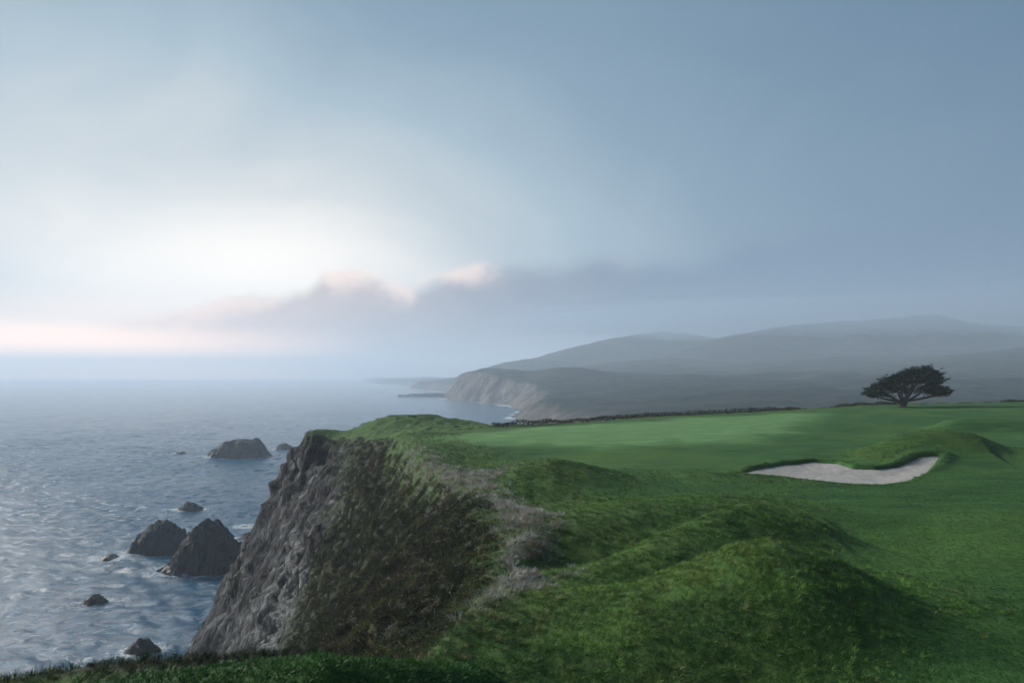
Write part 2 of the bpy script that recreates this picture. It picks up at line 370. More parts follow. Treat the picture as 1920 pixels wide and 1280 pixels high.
scrubc = t.mix(t.mapr(mid, .35, .7), (.010, .015, .008), (.034, .042, .018))
scrubc = t.mix(t.mapr(t.noise(pos, .7, 4, .6), .5, .72, 0, .7), scrubc, (.052, .043, .030))
dunec = t.mix(t.mapr(mid, .35, .7), (.045, .060, .030), (.15, .15, .115))
rpos = t.mapping(pos, (1, 1, .35)); rn1 = t.noise(rpos, .5, 6, .65, .4); rn2 = t.noise(t.mapping(pos, (1, 1, .25), (.2, .15, 0)), 2.2, 6, .7)
rockc = t.mix(t.mapr(rn1, .35, .65), (.015, .016, .019), (.038, .038, .041))
rockc = t.mix(t.mapr(rn2, .52, .7, 0, .85), rockc, (.072, .073, .077))
rockc = t.mix(t.mapr(t.noise(pos, .9, 5, .6), .56, .66, 0, .65), rockc, (.026, .033, .019))
vo = t.new('ShaderNodeTexVoronoi', feature='DISTANCE_TO_EDGE'); t.put(vo.inputs['Vector'], t.mapping(pos, (1, 1, .45), (.25, .2, .4))); vo.inputs['Scale'].default_value = .9
crk = t.mapr(t.math('ADD', vo.outputs[0], t.math('MULTIPLY', rn2, .12)), .06, .17)
rockc = t.mix(t.math('MULTIPLY', at(t, 'pale'), t.mapr(rn2, .3, .6, .4, 1)), rockc, (.24, .26, .265))
c = t.mix(at(t, 'fair'), roughc, fairc)
c = t.mix(at(t, 'mown'), c, greenc)
c = t.mix(at(t, 'scrub'), c, scrubc)
c = t.mix(t.math('MULTIPLY', t.math('MULTIPLY', at(t, 'scrub'), at(t, 'yellow')), .5), c, (.060, .070, .018))
c = t.mix(at(t, 'dune'), c, dunec)
c = t.mix(at(t, 'rock'), c, rockc)
t.put(t.bs.inputs['Base Color'], c); t.bs.inputs['Roughness'].default_value = .85; t.bs.inputs['Specular IOR Level'].default_value = .15
hmix = t.math('ADD', t.math('MULTIPLY', fine, t.math('SUBTRACT', 1.0, t.math('MULTIPLY', at(t, 'mown'), .85))), t.math('MULTIPLY', t.math('ADD', rn2, t.math('MULTIPLY', crk, .35)), t.math('MULTIPLY', at(t, 'rock'), 7)))
bump(t, hmix, .10, .8)

gverts = np.stack([VX, VY, VZ], -1).reshape(-1, 3)
g = mesh_obj('ground', gverts, grid_faces(len(XS), len(YS)), m_ground)
for nme, arr in (('fair', fair), ('mown', mown), ('scrub', scrub), ('dune', dune), ('rock', rock), ('pale', pale), ('yellow', yellow)): attr(g, nme, arr)
tag(g, 'green clifftop golf course falling to a rocky cliff above the sea', kind='structure')

# sand of the bunker
m_sand, t = material('bunker_sand'); pos = geo_pos(t)
sn = t.noise(t.mapping(pos, (1, .7, 1)), 4, 6, .8); sn2 = t.noise(pos, .8, 3, .5)
wv_ = t.new('ShaderNodeTexWave', wave_type='BANDS'); t.put(wv_.inputs['Vector'], t.mapping(pos, (1, 1, 1), (0, 0, .5))); wv_.inputs['Scale'].default_value = 1.3; wv_.inputs['Distortion'].default_value = 9; wv_.inputs['Detail'].default_value = 3
sc_ = t.mix(t.mapr(sn, .3, .75), (.22, .21, .20), (.46, .445, .42)); sc_ = t.mix(t.mapr(sn2, .4, .7, 0, .4), sc_, (.26, .245, .23))
t.put(t.bs.inputs['Base Color'], sc_); t.bs.inputs['Roughness'].default_value = .95
bump(t, t.math('ADD', sn, t.math('MULTIPLY', sn2, .6)), .09, .9)
bx = np.arange(12, 28.01, .16); by = np.arange(33.4, 44.4, .16); BX, BY = np.meshgrid(bx, by)
bz, _, _, bd = ground(BX, BY)
bz = course(BX, BY)+CAMZ-.07-.13*sstep(bd, 0, 1.8) + .03*fbm(BX*.7, BY*.7, 0, 3, 7)
fcs = grid_faces(len(bx), len(by)); keep = (bd.ravel()[fcs] > -.12).all(1); fcs = fcs[keep]
used, inv = np.unique(fcs, return_inverse=True)
sand = mesh_obj('sand_bunker', np.stack([BX, BY, bz], -1).reshape(-1, 3)[used], inv.reshape(-1, 4), m_sand)
tag(sand, 'pale sand bunker with a curved grass lip below a grassy mound', 'bunker')

# ------------------------------------------------------------------ sea
def ocean_tile(n, L, wind, wdir, seed, lmin):
    r = np.random.default_rng(seed); k = 2*np.pi*np.fft.fftfreq(n, L/n); KX, KY = np.meshgrid(k, k); K = np.hypot(KX, KY); K[0, 0] = 1e-6
    Lw = wind**2/9.81; c = (KX*math.cos(wdir)+KY*math.sin(wdir))/K
    ph = np.exp(-1/(K*Lw)**2)/K**4*(.25+np.abs(c)**2)*np.exp(-(K*lmin)**2); ph[0, 0] = 0
    h = np.real(np.fft.ifft2((r.normal(size=(n, n))+1j*r.normal(size=(n, n)))*np.sqrt(ph))); return h/h.std()
T1 = ocean_tile(512, 190., 4.4, R(70), 3, .3); T2 = ocean_tile(512, 83., 2.5, R(100), 5, .12)
def tile(T, L, X, Y):
    n = T.shape[0]; fx = (X/L*n) % n; fy = (Y/L*n) % n; i, j = fx.astype(int), fy.astype(int); u, v = fx-i, fy-j
    i1, j1 = (i+1) % n, (j+1) % n; i %= n; j %= n
    return (T[j, i]*(1-u)+T[j, i1]*u)*(1-v)+(T[j1, i]*(1-u)+T[j1, i1]*u)*v
def sea_h(X, Y):
    a = .35; X2, Y2 = X*math.cos(a)-Y*math.sin(a), X*math.sin(a)+Y*math.cos(a)
    f = np.clip(1-Y/1500, .15, 1)
    return f*(.12*tile(T1, 190., X, Y)*(1+.5*fbm(X*.012, Y*.012, 0, 2, 3)) + .10*tile(T2, 83., X2, Y2)*(1+.9*fbm(X*.03, Y*.02, 0, 2, 8)))
ROCKS = []      # filled below, used for the foam
m_sea, t = material('sea_water'); pos = geo_pos(t)
foamn = t.noise(t.mapping(pos, (1, 1, 1)), .9, 6, .7, 1.2); foamn2 = t.noise(pos, .22, 4, .6, .5)
fo = t.math('MULTIPLY', t.mapr(t.math('ADD', t.math('MULTIPLY', foamn, .7), t.math('MULTIPLY', at(t, 'foam'), .62)), .62, .86, 0, 1, True), t.mapr(at(t, 'foam'), .05, .35, 0, 1))
t.put(t.bs.inputs['Base Color'], t.mix(fo, t.mix(t.mapr(foamn2, .35, .7), (.009, .070, .135), (.018, .105, .190)), (.50, .56, .60)))
t.bs.inputs['Specular IOR Level'].default_value = .4; t.put(t.bs.inputs['Roughness'], t.mapr(fo, 0, 1, .14, .7)); t.bs.inputs['IOR'].default_value = 1.33
wn = t.noise(t.mapping(pos, (.8, 1.5, 1), (0, 0, .25)), .55, 6, .68, .5); wn2 = t.noise(t.mapping(pos, (.5, 1.6, 1), (0, 0, .1)), .09, 4, .6)
wn3 = t.noise(t.mapping(pos, (.9, 1.5, 1), (0, 0, -.2)), 1.7, 5, .7)
bump(t, t.math('ADD', t.math('ADD', wn, t.math('MULTIPLY', wn3, .5)), t.math('MULTIPLY', wn2, 1.5)), .6, .7)
def make_sea():
    xs = axis((-7800, -900, 900, 60), (-900, -260, 30, 2), (-260, 40, .75, .75), (40, 900, 2, 60), (900, 7800, 60, 900))
    ys = axis((-900, 0, 250, 10), (0, 60, 8, 1), (60, 330, .55, 1.3), (330, 1100, 1.5, 9), (1100, 7800, 10, 420))
    X, Y = np.meshgrid(xs, ys); H = sea_h(X, Y); foam = np.zeros(X.shape)
    near = (X > -280) & (X < 60) & (Y > 30) & (Y < 420); xn, yn = X[near], Y[near]; fo = np.zeros(xn.shape)
    for cx, cy, rx, ry in ROCKS:
        d = (np.hypot((xn-cx)/rx, (yn-cy)/ry)-1)*min(rx, ry)
        fo = np.maximum(fo, np.exp(-np.maximum(d, 0)/(2.0+.4*min(rx, ry)))*.7)
    gz = ground(xn, yn)[0]
    fo = np.maximum(fo, np.where(yn < 232, np.exp(-np.maximum(0, -gz)/1.6)*.95, 0))
    foam[near] = fo
    far = (Y > 420) & (Y < 3200) & (X > -900) & (X < 500)
    d = -coast_sd(X[far], Y[far]); foam[far] = np.exp(-np.maximum(d, 0)/(5+Y[far]*.007))*(.35+.65*sstep(fbm(X[far]*.02, Y[far]*.02, 0, 3, 17), -.3, .4))
    foam = np.clip(foam + .22*sstep(H/.25, 1.5, 3.2), 0, 1)
    o = mesh_obj('sea', np.stack([X, Y, H], -1).reshape(-1, 3), grid_faces(len(xs), len(ys)), m_sea)
    attr(o, 'foam', foam); tag(o, 'choppy blue-grey sea fading into fog', kind='structure')

# ------------------------------------------------------------------ far coast and hills
def shore(px, py): d = CAMZ*F/(py-HOR); return ((px-960)/F*d, d)
COAST = [(260, 238), (120, 300), (60, 380), (26, 440), shore(994, 799), shore(972, 791), shore(953, 785), shore(962, 777), shore(984, 769), shore(962, 763), shore(925, 758), shore(880, 752), shore(829, 747),
         shore(836, 744.5), shore(856, 740), shore(838, 736), shore(800, 732), shore(765, 728), shore(790, 725.5), shore(770, 722.5), shore(705, 719), shore(690, 715.5), shore(640, 713), (-900, 6200), (-900, 7700)]
LAND = COAST+[(7700, 7700), (7700, 60), (260, 60)]
def coast_sd(X, Y): return signed(X, Y, LAND)
HILLS = [  # crest lines: (px, py, distance), half width
 ([(1010,672,1750),(1080,650,1850),(1160,632,1950),(1240,621,2050),(1300,627,2000),(1360,648,1950)], 210),
 ([(1290,672,1500),(1360,642,1600),(1420,622,1700),(1480,610,1750),(1560,604,1800),(1650,598,1800),(1740,590,1800),(1800,606,1800),(1900,612,1850),(2200,600,1900)], 300),
 ([(1220,716,1000),(1300,702,1080),(1380,690,1150),(1480,676,1250),(1600,668,1350)], 190),
 ([(1650,700,900),(1800,676,1000),(1950,650,1100),(2300,620,1200)], 230),
]
def hill_h(X, Y):
    sd = coast_sd(X, Y)+ 10*fbm(X*.01, Y*.01, 0, 3, 15)*sstep(Y, 300, 600)
    pl = 20 + 14*sstep(Y, 520, 900) + 6*fbm(X*.004, Y*.004, 0, 3, 25)
    head, _ = seg_dist(X, Y, [(P(905,700,1080)[0], 1080), (P(945,690,980)[0], 980), (P(1040,697,960)[0], 960)])
    pl = pl + 18*np.exp(-(head/75)**2)
    far_, _ = seg_dist(X, Y, [(-230, 1900), (-150, 1700), (-60, 1500)]); pl = pl - 10*sstep(Y, 1300, 1600)*sstep(-X, -200, 100)
    z = -8 + (pl+8)*(sstep(sd, -6, 34)*.82+.18*sstep(sd, 20, 160))
    z = z + 10*sstep(sd, 60, 500)*fbm(X*.006, Y*.006, 0, 4, 35)
    for pp, wd in HILLS:
        cr = [(P(*p)[0], p[2], P(*p)[2]) for p in pp]
        d, h = seg_dist(X, Y, cr); k = 1/(1+(d/wd)**2)**1.6
        rid = 1+.42*(ridged(X*.0035, Y*.0035, 0, 4, 45)-1)*sstep(d, 20, 250)
        z = np.maximum(z, z+(h-z)*k*np.clip(rid, .6, 1.15)*sstep(sd, 0, 200)) 
    z = z + sstep(sd, 0, 60)*2.5*fbm(X*.02, Y*.02, 0, 4, 65)
    return np.where(sd < -30, np.minimum(z, -6), z), sd
def make_hills():
    xs = axis((-1000, -500, 30, 14), (-500, 200, 4, 4), (200, 1500, 5, 14), (1500, 7600, 15, 300))
    ys = axis((240, 420, 6, 3), (420, 1250, 3, 5), (1250, 2300, 6, 18), (2300, 7600, 20, 280))
    X, Y = np.meshgrid(xs, ys); Zh, sd = hill_h(X, Y)
    gy_, gx_ = np.gradient(Zh, ys, xs); sl = np.hypot(gx_, gy_)
    cl = sstep(sl, .45, 1.0); nx, ny = -gx_/np.maximum(sl, 1e-3), -gy_/np.maximum(sl, 1e-3)
    of = cl*((ridged(X*.013, Y*.013, Zh*.006, 5, 75)-1)*10+6*fbm(X*.05, Y*.05, Zh*.04, 4, 77))
    o = mesh_obj('hills', np.stack([X+nx*of, Y+ny*of, Zh], -1).reshape(-1, 3), grid_faces(len(xs), len(ys)), m_hills)
    attr(o, 'cliff', cl*sstep(-sd, -140, -90)); tag(o, 'hazy scrub covered hills above a line of sea cliffs', kind='structure')
m_hills, t = material('hill_scrub'); pos = geo_pos(t)
a1 = t.noise(pos, .006, 5, .6, .4); a2 = t.noise(t.mapping(pos, (.6, 1, 1)), .035, 6, .65); a3 = t.noise(t.mapping(pos, (.5, 1.5, 1)), .012, 5, .6, .8)
hc = t.mix(t.mapr(a2, .38, .66), (.008, .015, .013), (.024, .034, .026)); hc = t.mix(t.mapr(a1, .42, .64, 0, .6), hc, (.014, .020, .015))
hc = t.mix(t.mapr(a3, .56, .68, 0, .7), hc, (.065, .070, .058))
ck = t.mix(t.mapr(t.noise(t.mapping(pos, (1, 1, .3)), .06, 6, .7), .35, .68), (.045, .040, .037), (.17, .148, .132))
t.put(t.bs.inputs['Base Color'], t.mix(at(t, 'cliff'), hc, ck)); t.bs.inputs['Roughness'].default_value = .95; t.bs.inputs['Specular IOR Level'].default_value = .1
bump(t, t.math('ADD', a2, t.math('MULTIPLY', a1, 3)), 9, .8)

# ------------------------------------------------------------------ rocks in the sea
m_rock, t = material('sea_rock'); pos = geo_pos(t)
r1 = t.noise(pos, .45, 6, .65, .3); r2 = t.noise(t.mapping(pos, (1, 1, .4)), 1.8, 6, .7)
rc = t.mix(t.mapr(r1, .35, .66), (.011, .014, .018), (.030, .035, .041)); rc = t.mix(t.mapr(r2, .55, .72, 0, .7), rc, (.062, .068, .074))
sp = t.new('ShaderNodeSeparateXYZ'); t.put(sp.inputs[0], pos)
wet = t.mapr(t.math('ADD', sp.outputs[2], t.math('MULTIPLY', r1, 1.2)), 1.0, 2.4, 1, 0)
rc = t.mix(t.math('MULTIPLY', wet, .75), rc, (.016, .017, .017))
t.put(t.bs.inputs['Base Color'], rc); t.put(t.bs.inputs['Roughness'], t.mapr(wet, 0, 1, .85, .4)); vr = t.new('ShaderNodeTexVoronoi', feature='DISTANCE_TO_EDGE'); t.put(vr.inputs['Vector'], t.mapping(pos, (1, 1, .5), (.3, .25, .4))); vr.inputs['Scale'].default_value = .55
bump(t, t.math('ADD', t.math('ADD', r1, t.math('MULTIPLY', r2, .7)), t.math('MULTIPLY', t.mapr(t.math('ADD', vr.outputs[0], t.math('MULTIPLY', r2, .15)), .05, .2), .6)), .9, 1.0)
def sea_rock(outline, base_py, depth_ratio, label, seed, res=70, group=None, rough_=1., name='sea_rock'):
    """outline: skyline (px, py) left to right; base_py: row of the waterline"""
    d = CAMZ*F/(base_py-HOR); s = d/F
    ox = np.array([(p[0]-960)*s for p in outline]); 
    x0, x1 = ox[0], ox[-1]; cx = (x0+x1)/2; hw = (x1-x0)/2; ry = hw*depth_ratio; cy = d+ry*.85
    oz = np.array([max(0, CAMZ-(p[1]-HOR)/F*(d+ry*.8)) for p in outline])
    u = np.linspace(-1.25, 1.25, res); U, V = np.meshgrid(u, u)
    X, Y = cx+U*hw, cy+V*ry
    top = np.interp(X, ox, oz)
    Xj = U+.10*fbm(U*2+seed, V*2, 0, 3, seed); Yj = V+.18*fbm(U*2, V*2+seed, 1, 3, seed+1)
    ww = np.sqrt(np.clip(1-np.clip(Xj, -1, 1)**2*.9, 0, 1))
    q = np.clip(np.abs(Yj)/np.maximum(ww, .05), 0, 3)
    prof = np.where(q < 1, (1-q**2.0)**.62, -(q-1)*1.6)
    edge = sstep(1.12-np.abs(Xj), 0, .16)
    hmax = max(oz.max(), .4)
    Zr = np.where(prof > 0, top*prof, hmax*.5*prof)*edge - (1-edge)*hmax*.6 - .25
    f = 1/max(hw*.45, 1.0)
    Zr = Zr + rough_*hmax*(.16*(ridged(X*f, Y*f, Zr*f*.6, 5, seed+3, .55)-1.15) + .07*fbm(X*f*3, Y*f*3, Zr*f*2, 4, seed+9, .6))*sstep(Zr, -hmax*.3, hmax*.3)
    nX = X+hw*.06*fbm(X*f*2, Y*f*2, Zr*f*2, 4, seed+5); nY = Y+hw*.06*fbm(X*f*2, Y*f*2, Zr*f*2, 4, seed+6)
    V_ = np.stack([nX-cx, nY-cy, np.maximum(Zr, -2.5)], -1).reshape(-1, 3)
    o = mesh_obj(name, V_, grid_faces(res, res), m_rock); o.location = (cx, cy, 0)
    tag(o, label, 'rock', group); ROCKS.append((cx, cy, hw*.95, ry)); return o
sea_rock([(374,858),(385,845),(400,833),(415,825),(440,823),(462,821),(472,824),(480,834),(496,855)], 859, .6, 'broad loaf shaped rock standing farthest out beyond the headland', 201, 90, None, .5)
sea_rock([(508,842),(520,832),(530,830),(545,838),(556,842)], 843, .7, 'small dark rock half hidden behind the headland cliff', 211, 50)
sea_rock([(318,851),(328,846),(336,845),(345,850)], 851, .8, 'tiny low rock awash left of the loaf shaped rock', 221, 36)
sea_rock([(318,958),(330,950),(345,939),(358,944),(378,957)], 958, .6, 'small peaked dark rock behind the pair of big rocks', 231, 60)
sea_rock([(212,1036),(232,1030),(245,1005),(262,988),(280,976),(295,974),(308,985),(325,990),(336,1010),(338,1036)], 1040, .55, 'craggy rock with a low ledge, behind the largest cone', 241, 90, None, .7)
sea_rock([(278,1072),(300,1050),(322,1018),(340,995),(360,972),(378,980),(395,985),(415,1003),(430,1022),(440,1058)], 1078, .62, 'largest cone shaped rock standing close to the cliff', 251, 110, None, .7)
sea_rock([(164,1051),(180,1044),(198,1036),(212,1043),(226,1050)], 1052, .6, 'low black rock left of the craggy ledge', 261, 50)
sea_rock([(138,1131),(155,1121),(168,1110),(182,1113),(192,1122)], 1131, .55, 'small wedge shaped rock alone in open water', 271, 60)
sea_rock([(220,1226),(238,1205),(255,1191),(268,1196),(278,1208),(290,1216)], 1228, .6, 'dark pointed rock just above the foreground scrub', 281, 70)
sea_rock([(430,1013),(445,1004),(458,1005),(470,1012)], 1013, .8, 'flat wet rock awash beside the cliff foot', 291, 40)
sea_rock([(436,988),(450,984),(466,983),(478,988)], 989, .7, 'thin reef breaking the water behind the flat wet rock', 301, 40)
for p in ((742,741.5,'long rocky spit reaching out below the far cliffs',[(745,740),(765,738),(790,737),(815,736),(838,737)]),):
    sea_rock(p[3], 743.5, .22, p[2], 311, 60, name='rocky_spit')
make_hills(); make_sea()

# ------------------------------------------------------------------ grass and scrub that nobody could count
_v = gverts.reshape(len(YS), len(XS), 3)
_e1 = _v[:-1, 1:]-_v[:-1, :-1]; _e2 = _v[1:, :-1]-_v[:-1, :-1]
_cr = np.cross(_e1, _e2); _area = np.linalg.norm(_cr, axis=-1); _nrm = _cr/np.maximum(_area, 1e-9)[..., None]
_cc = (_v[:-1, :-1]+_v[1:, 1:])/2; _cd = np.maximum(_cc[..., 1], 1.)
_inview = (_cc[..., 1] > 4) & (np.abs(_cc[..., 0]) < _cd*.80+4) & (_cc[..., 2] > CAMZ-(.52*_cd+3))
def cellm(a): return (a[:-1, :-1]+a[1:, 1:]+a[:-1, 1:]+a[1:, :-1])/4
def leaf_mat(name, trans=.35, rough_=.7):
    m = bpy.data.materials.new(name); m.use_nodes = True; t = NT(m.node_tree); t.n.clear()
    o = t.new('ShaderNodeOutputMaterial'); mx = t.new('ShaderNodeMixShader'); bs = t.new('ShaderNodeBsdfPrincipled'); tr = t.new('ShaderNodeBsdfTranslucent')
    a = t.new('ShaderNodeAttribute', attribute_name='tcol', attribute_type='INSTANCER')
    t.l.new(a.outputs['Color'], bs.inputs['Base Color']); t.l.new(a.outputs['Color'], tr.inputs[0])
    bs.inputs['Roughness'].default_value = rough_; bs.inputs['Specular IOR Level'].default_value = .2
    mx.inputs[0].default_value = trans; t.l.new(bs.outputs[0], mx.inputs[1]); t.l.new(tr.outputs[0], mx.inputs[2]); t.l.new(mx.outputs[0], o.inputs[0])
    return m
m_blade = leaf_mat('grass_blade', .16); m_twig = leaf_mat('scrub_leaf', .2)
def tuft(name, n, rad, wid, lean, seed, mat, hvar=.5):
    r = np.random.default_rng(seed); V = []; Fc = []
    for i in range(n):
        a = r.uniform(0, 6.283); q = rad*math.sqrt(r.uniform()); bx_, by_ = q*math.cos(a), q*math.sin(a)
        b = a+r.normal(0, .9); ln = lean*r.uniform(.2, 1.3); h = 1-hvar*r.uniform(); w_ = wid*r.uniform(.6, 1.3)
        ca, sa = math.cos(b), math.sin(b); px_, py_ = -sa*w_, ca*w_; k = len(V)
        for tt, wf in ((0, 1.), (.55, .8)):
            xx, yy, zz = bx_+ca*ln*tt*tt, by_+sa*ln*tt*tt, h*tt
            V += [(xx-px_*wf, yy-py_*wf, zz-.06*(tt == 0)), (xx+px_*wf, yy+py_*wf, zz-.06*(tt == 0))]
        V.append((bx_+ca*ln, by_+sa*ln, h*max(1-.25*ln, .62)))
        Fc += [(k, k+1, k+3), (k, k+3, k+2), (k+2, k+3, k+4)]
    return mesh_obj(name, V, Fc, mat, smooth=False, link=False)
def shrub(name, n, seed, mat, leaf=.16):
    r = np.random.default_rng(seed); V = []; Fc = []
    for i in range(n):
        d = r.normal(size=3); d /= np.linalg.norm(d); d[2] = abs(d[2]); q = r.uniform(.55, 1.)
        c = d*q*np.array((1, 1, .75)); u = r.normal(size=3)*.7+d; u /= np.linalg.norm(u); v = np.cross(u, r.normal(size=3)); v /= np.linalg.norm(v)
        l = leaf*r.uniform(.6, 1.5); k = len(V)
        V += [c-v*l*.4, c+v*l*.4, c+u*l*1.6]; Fc.append((k, k+1, k+2))
    return mesh_obj(name, V, Fc, mat, smooth=False, link=False)
def scatter(name, dens, proto, height, hv, colfn, label, seed, align=.5, wind=(.25, -.1), sink=0.):
    r = np.random.default_rng(seed)
    lam = np.where(_inview, dens*_area, 0); cnt = r.poisson(lam)
    j, i = np.nonzero(cnt); rep = cnt[j, i]; j = np.repeat(j, rep); i = np.repeat(i, rep); n = len(i)
    u = r.random(n)[:, None]; v = r.random(n)[:, None]
    p = (_v[j, i]*(1-u)+_v[j, i+1]*u)*(1-v)+(_v[j+1, i]*(1-u)+_v[j+1, i+1]*u)*v
    nn = _nrm[j, i]*align+np.array([0, 0, 1-align]); nn[:, 0] += wind[0]+r.normal(0, .12, n); nn[:, 1] += wind[1]+r.normal(0, .12, n)
    nn /= np.linalg.norm(nn, axis=1)[:, None]
    ry_ = np.arcsin(np.clip(nn[:, 0], -.95, .95)); rx_ = np.arctan2(-nn[:, 1], nn[:, 2])
    # small turns about x and y, then the tuft's own random turn is applied first through the z angle
    rot = np.stack([rx_, ry_, r.uniform(0, 6.283, n)], -1)
    cz, sz = np.cos(rot[:, 2]), np.sin(rot[:, 2]); tx, ty = rx_, ry_
    rot[:, 0] = tx*cz+ty*sz; rot[:, 1] = -tx*sz+ty*cz           # tilt expressed in the turned frame
    hs = (height(p) if callable(height) else height)*(1+hv*r.normal(0, 1, n)).clip(.35, 2.2)
    p[:, 2] -= sink*hs
    me = bpy.data.meshes.new(name); me.vertices.add(n); me.vertices.foreach_set('co', p.astype(np.float32).ravel())
    for an, ty_, arr, key in (('rot', 'FLOAT_VECTOR', rot, 'vector'), ('scl', 'FLOAT', hs, 'value'), ('tcol', 'FLOAT_COLOR', np.concatenate([colfn(p, r), np.ones((n, 1))], 1), 'color')):
        a = me.attributes.new(an, ty_, 'POINT'); a.data.foreach_set(key, np.asarray(arr, np.float32).ravel())
    o = bpy.data.objects.new(name, me); COL.objects.link(o)
    ng = bpy.data.node_groups.new(name, 'GeometryNodeTree')
    ng.interface.new_socket('Geometry', in_out='INPUT', socket_type='NodeSocketGeometry'); ng.interface.new_socket('Geometry', in_out='OUTPUT', socket_type='NodeSocketGeometry')
    gi = ng.nodes.new('NodeGroupInput'); go = ng.nodes.new('NodeGroupOutput'); ip = ng.nodes.new('GeometryNodeInstanceOnPoints'); oi = ng.nodes.new('GeometryNodeObjectInfo')
    oi.inputs['Object'].default_value = proto
    ra = ng.nodes.new('GeometryNodeInputNamedAttribute'); ra.data_type = 'FLOAT_VECTOR'; ra.inputs['Name'].default_value = 'rot'
    sa = ng.nodes.new('GeometryNodeInputNamedAttribute'); sa.data_type = 'FLOAT'; sa.inputs['Name'].default_value = 'scl'
    e2r = ng.nodes.new('FunctionNodeEulerToRotation')
    L = ng.links.new
    L(gi.outputs[0], ip.inputs['Points']); L(oi.outputs['Geometry'], ip.inputs['Instance']); L(ra.outputs[0], e2r.inputs[0]); L(e2r.outputs[0], ip.inputs['Rotation'])
    L(sa.outputs[0], ip.inputs['Scale']); L(ip.outputs[0], go.inputs[0])
    md = o.modifiers.new('scatter', 'NODES'); md.node_group = ng
    tag(o, label, kind='stuff'); print(name, n); return o
def lerp(a, b, f): return np.asarray(a)*(1-f[:, None])+np.asarray(b)*f[:, None]
def c_rough(p, r):
    f = sstep(fbm(p[:, 0]*.35, p[:, 1]*.35, 0, 3, 131)+r.normal(0, .16, len(p)), -.6, .8)
    c = lerp((.040, .105, .020), (.11, .235, .040), f)
    y = .7*sstep(fbm(p[:, 0]*.22, p[:, 1]*.22, 0, 3, 141)+r.normal(0, .22, len(p)), .2, .8)+.7*np.exp(-((p[:, 0]-4.2)/2.2)**2-((p[:, 1]-16.6)/1.3)**2)*r.random(len(p))+.6*np.exp(-((p[:, 0]-.8)/1.6)**2-((p[:, 1]-18)/1.3)**2); y = np.clip(y, 0, 1); c = c*(1-y[:, None]*.7)+np.array((.20, .27, .045))*y[:, None]*.7  # gaussian terms: sunlit left flank of the front mound put into the blade colour
    d = (r.random(len(p)) < .03)[:, None]; return np.where(d, (.13, .17, .06), c)
def c_dune(p, r):
    f = np.clip(r.normal(.5, .3, len(p)), 0, 1); c = lerp((.17, .18, .14), (.62, .61, .56), f)
    g_ = sstep(fbm(p[:, 0]*.45, p[:, 1]*.45, 0, 3, 151), .0, .45)[:, None]*.75; c = c*(1-g_)+np.array((.07, .115, .045))*g_
    b = (r.random(len(p)) < .12)[:, None]; return np.where(b, (.27, .19, .15), c)
def c_scrub(p, r):
    f = np.clip(r.normal(.4, .3, len(p)), 0, 1); c = lerp((.014, .022, .010), (.050, .064, .026), f)
    br = sstep(fbm(p[:, 0]*.2, p[:, 1]*.2, p[:, 2]*.15, 3, 161), -.05, .4)[:, None]*.65; c = c*(1-br)+np.array((.055, .042, .032))*br
    y = (sstep(fbm(p[:, 0]*.5, p[:, 1]*.5, p[:, 2]*.4, 2, 171), .2, .5)*(r.random(len(p)) < .5))[:, None]*.7; return c*(1-y)+np.array((.11, .115, .03))*y
def c_heath(p, r):
    f = np.clip(r.normal(.4, .3, len(p)), 0, 1); c = lerp((.022, .036, .012), (.085, .10, .03), f)
    nr = sstep(-p[:, 1], -13, -11)[:, None]; c = c*(1-nr)+lerp((.012, .024, .010), (.034, .056, .02), f)*nr
    q = r.random(len(p))[:, None]; q = np.where(nr > .5, .5, q); c = np.where(q < .22, (.20, .175, .07), c); return np.where(q > .9, (.15, .085, .06), c)
def c_mown(p, r):
    f = np.clip(r.normal(.5, .2, len(p))+.6*fbm(p[:, 0]*.6, p[:, 1]*.6, 0, 3, 145), 0, 1); nr = (1+.1*sstep(-p[:, 1], -12, -10))[:, None]; return nr*lerp((.028, .085, .020), (.054, .145, .033), f)
fall = np.minimum(1, (15/_cd))**1.25
mr = cellm(rough); md_ = cellm(dune); ms = cellm(scrub); mf = cellm(fair); mk = cellm(rock); mS = cellm(S); mm = cellm(mown); mb = cellm(BK)
nob = (mb < -.1)
tA = tuft('rough_tuft', 22, 1.0, .05, 1.7, 1, m_blade); tB = tuft('dune_tuft', 26, .45, .022, .9, 2, m_blade, .4); tC = shrub('scrub_clump', 170, 3, m_twig, .125); tD = tuft('mown_tuft', 16, 1.6, .09, .9, 4, m_blade)
patch = sstep(cellm(fbm(GXX*1.1, GYY*1.1, 0, 3, 181, .6)), -.55, .35)
lowleft = cellm(nearscrub)
bunk_lip = np.exp(-((mb+.22)/.14)**2)*2.2
scatter('rough_grass', (1-lowleft)*np.maximum(mr, bunk_lip)*(nob | (bunk_lip > .3))*(1-.8*md_)*(.3+.7*patch)*120*fall*(_cd < 62), tA, .07, .35, c_rough, 'rough uncut grass on the mounds and hollows', 5, 1., (.06, -.02))
scatter('mown_grass', mf*nob*(_cd < 40)*230*fall**1.3, tD, (lambda p: .026+.03*sstep(-p[:, 1], -12, -10)), .25, c_mown, 'short mown grass of the fairway', 6, .9, (.1, 0))
scatter('dune_grass', np.clip(md_, 0, 1)**1.4*85*np.minimum(1, 24/_cd)**1.0, tB, .18, .45, c_dune, 'bleached wind-blown dune grass along the cliff edge', 7, .5, (.35, -.15), .05)
mh = 2.6*lowleft+np.exp(-((mS+.5)/1.2)**2)*sstep(-_cd, -22, -15)+.45*ms*sstep(-_cd, -34, -22)
scatter('heath', mh*(1-.7*md_)*42, tB, (lambda p: .15-.045*sstep(-p[:, 1], -13, -11)), .35, c_heath, 'dark heath and dry stems on the near cliff edge', 8, .4, (.2, -.1), .05)
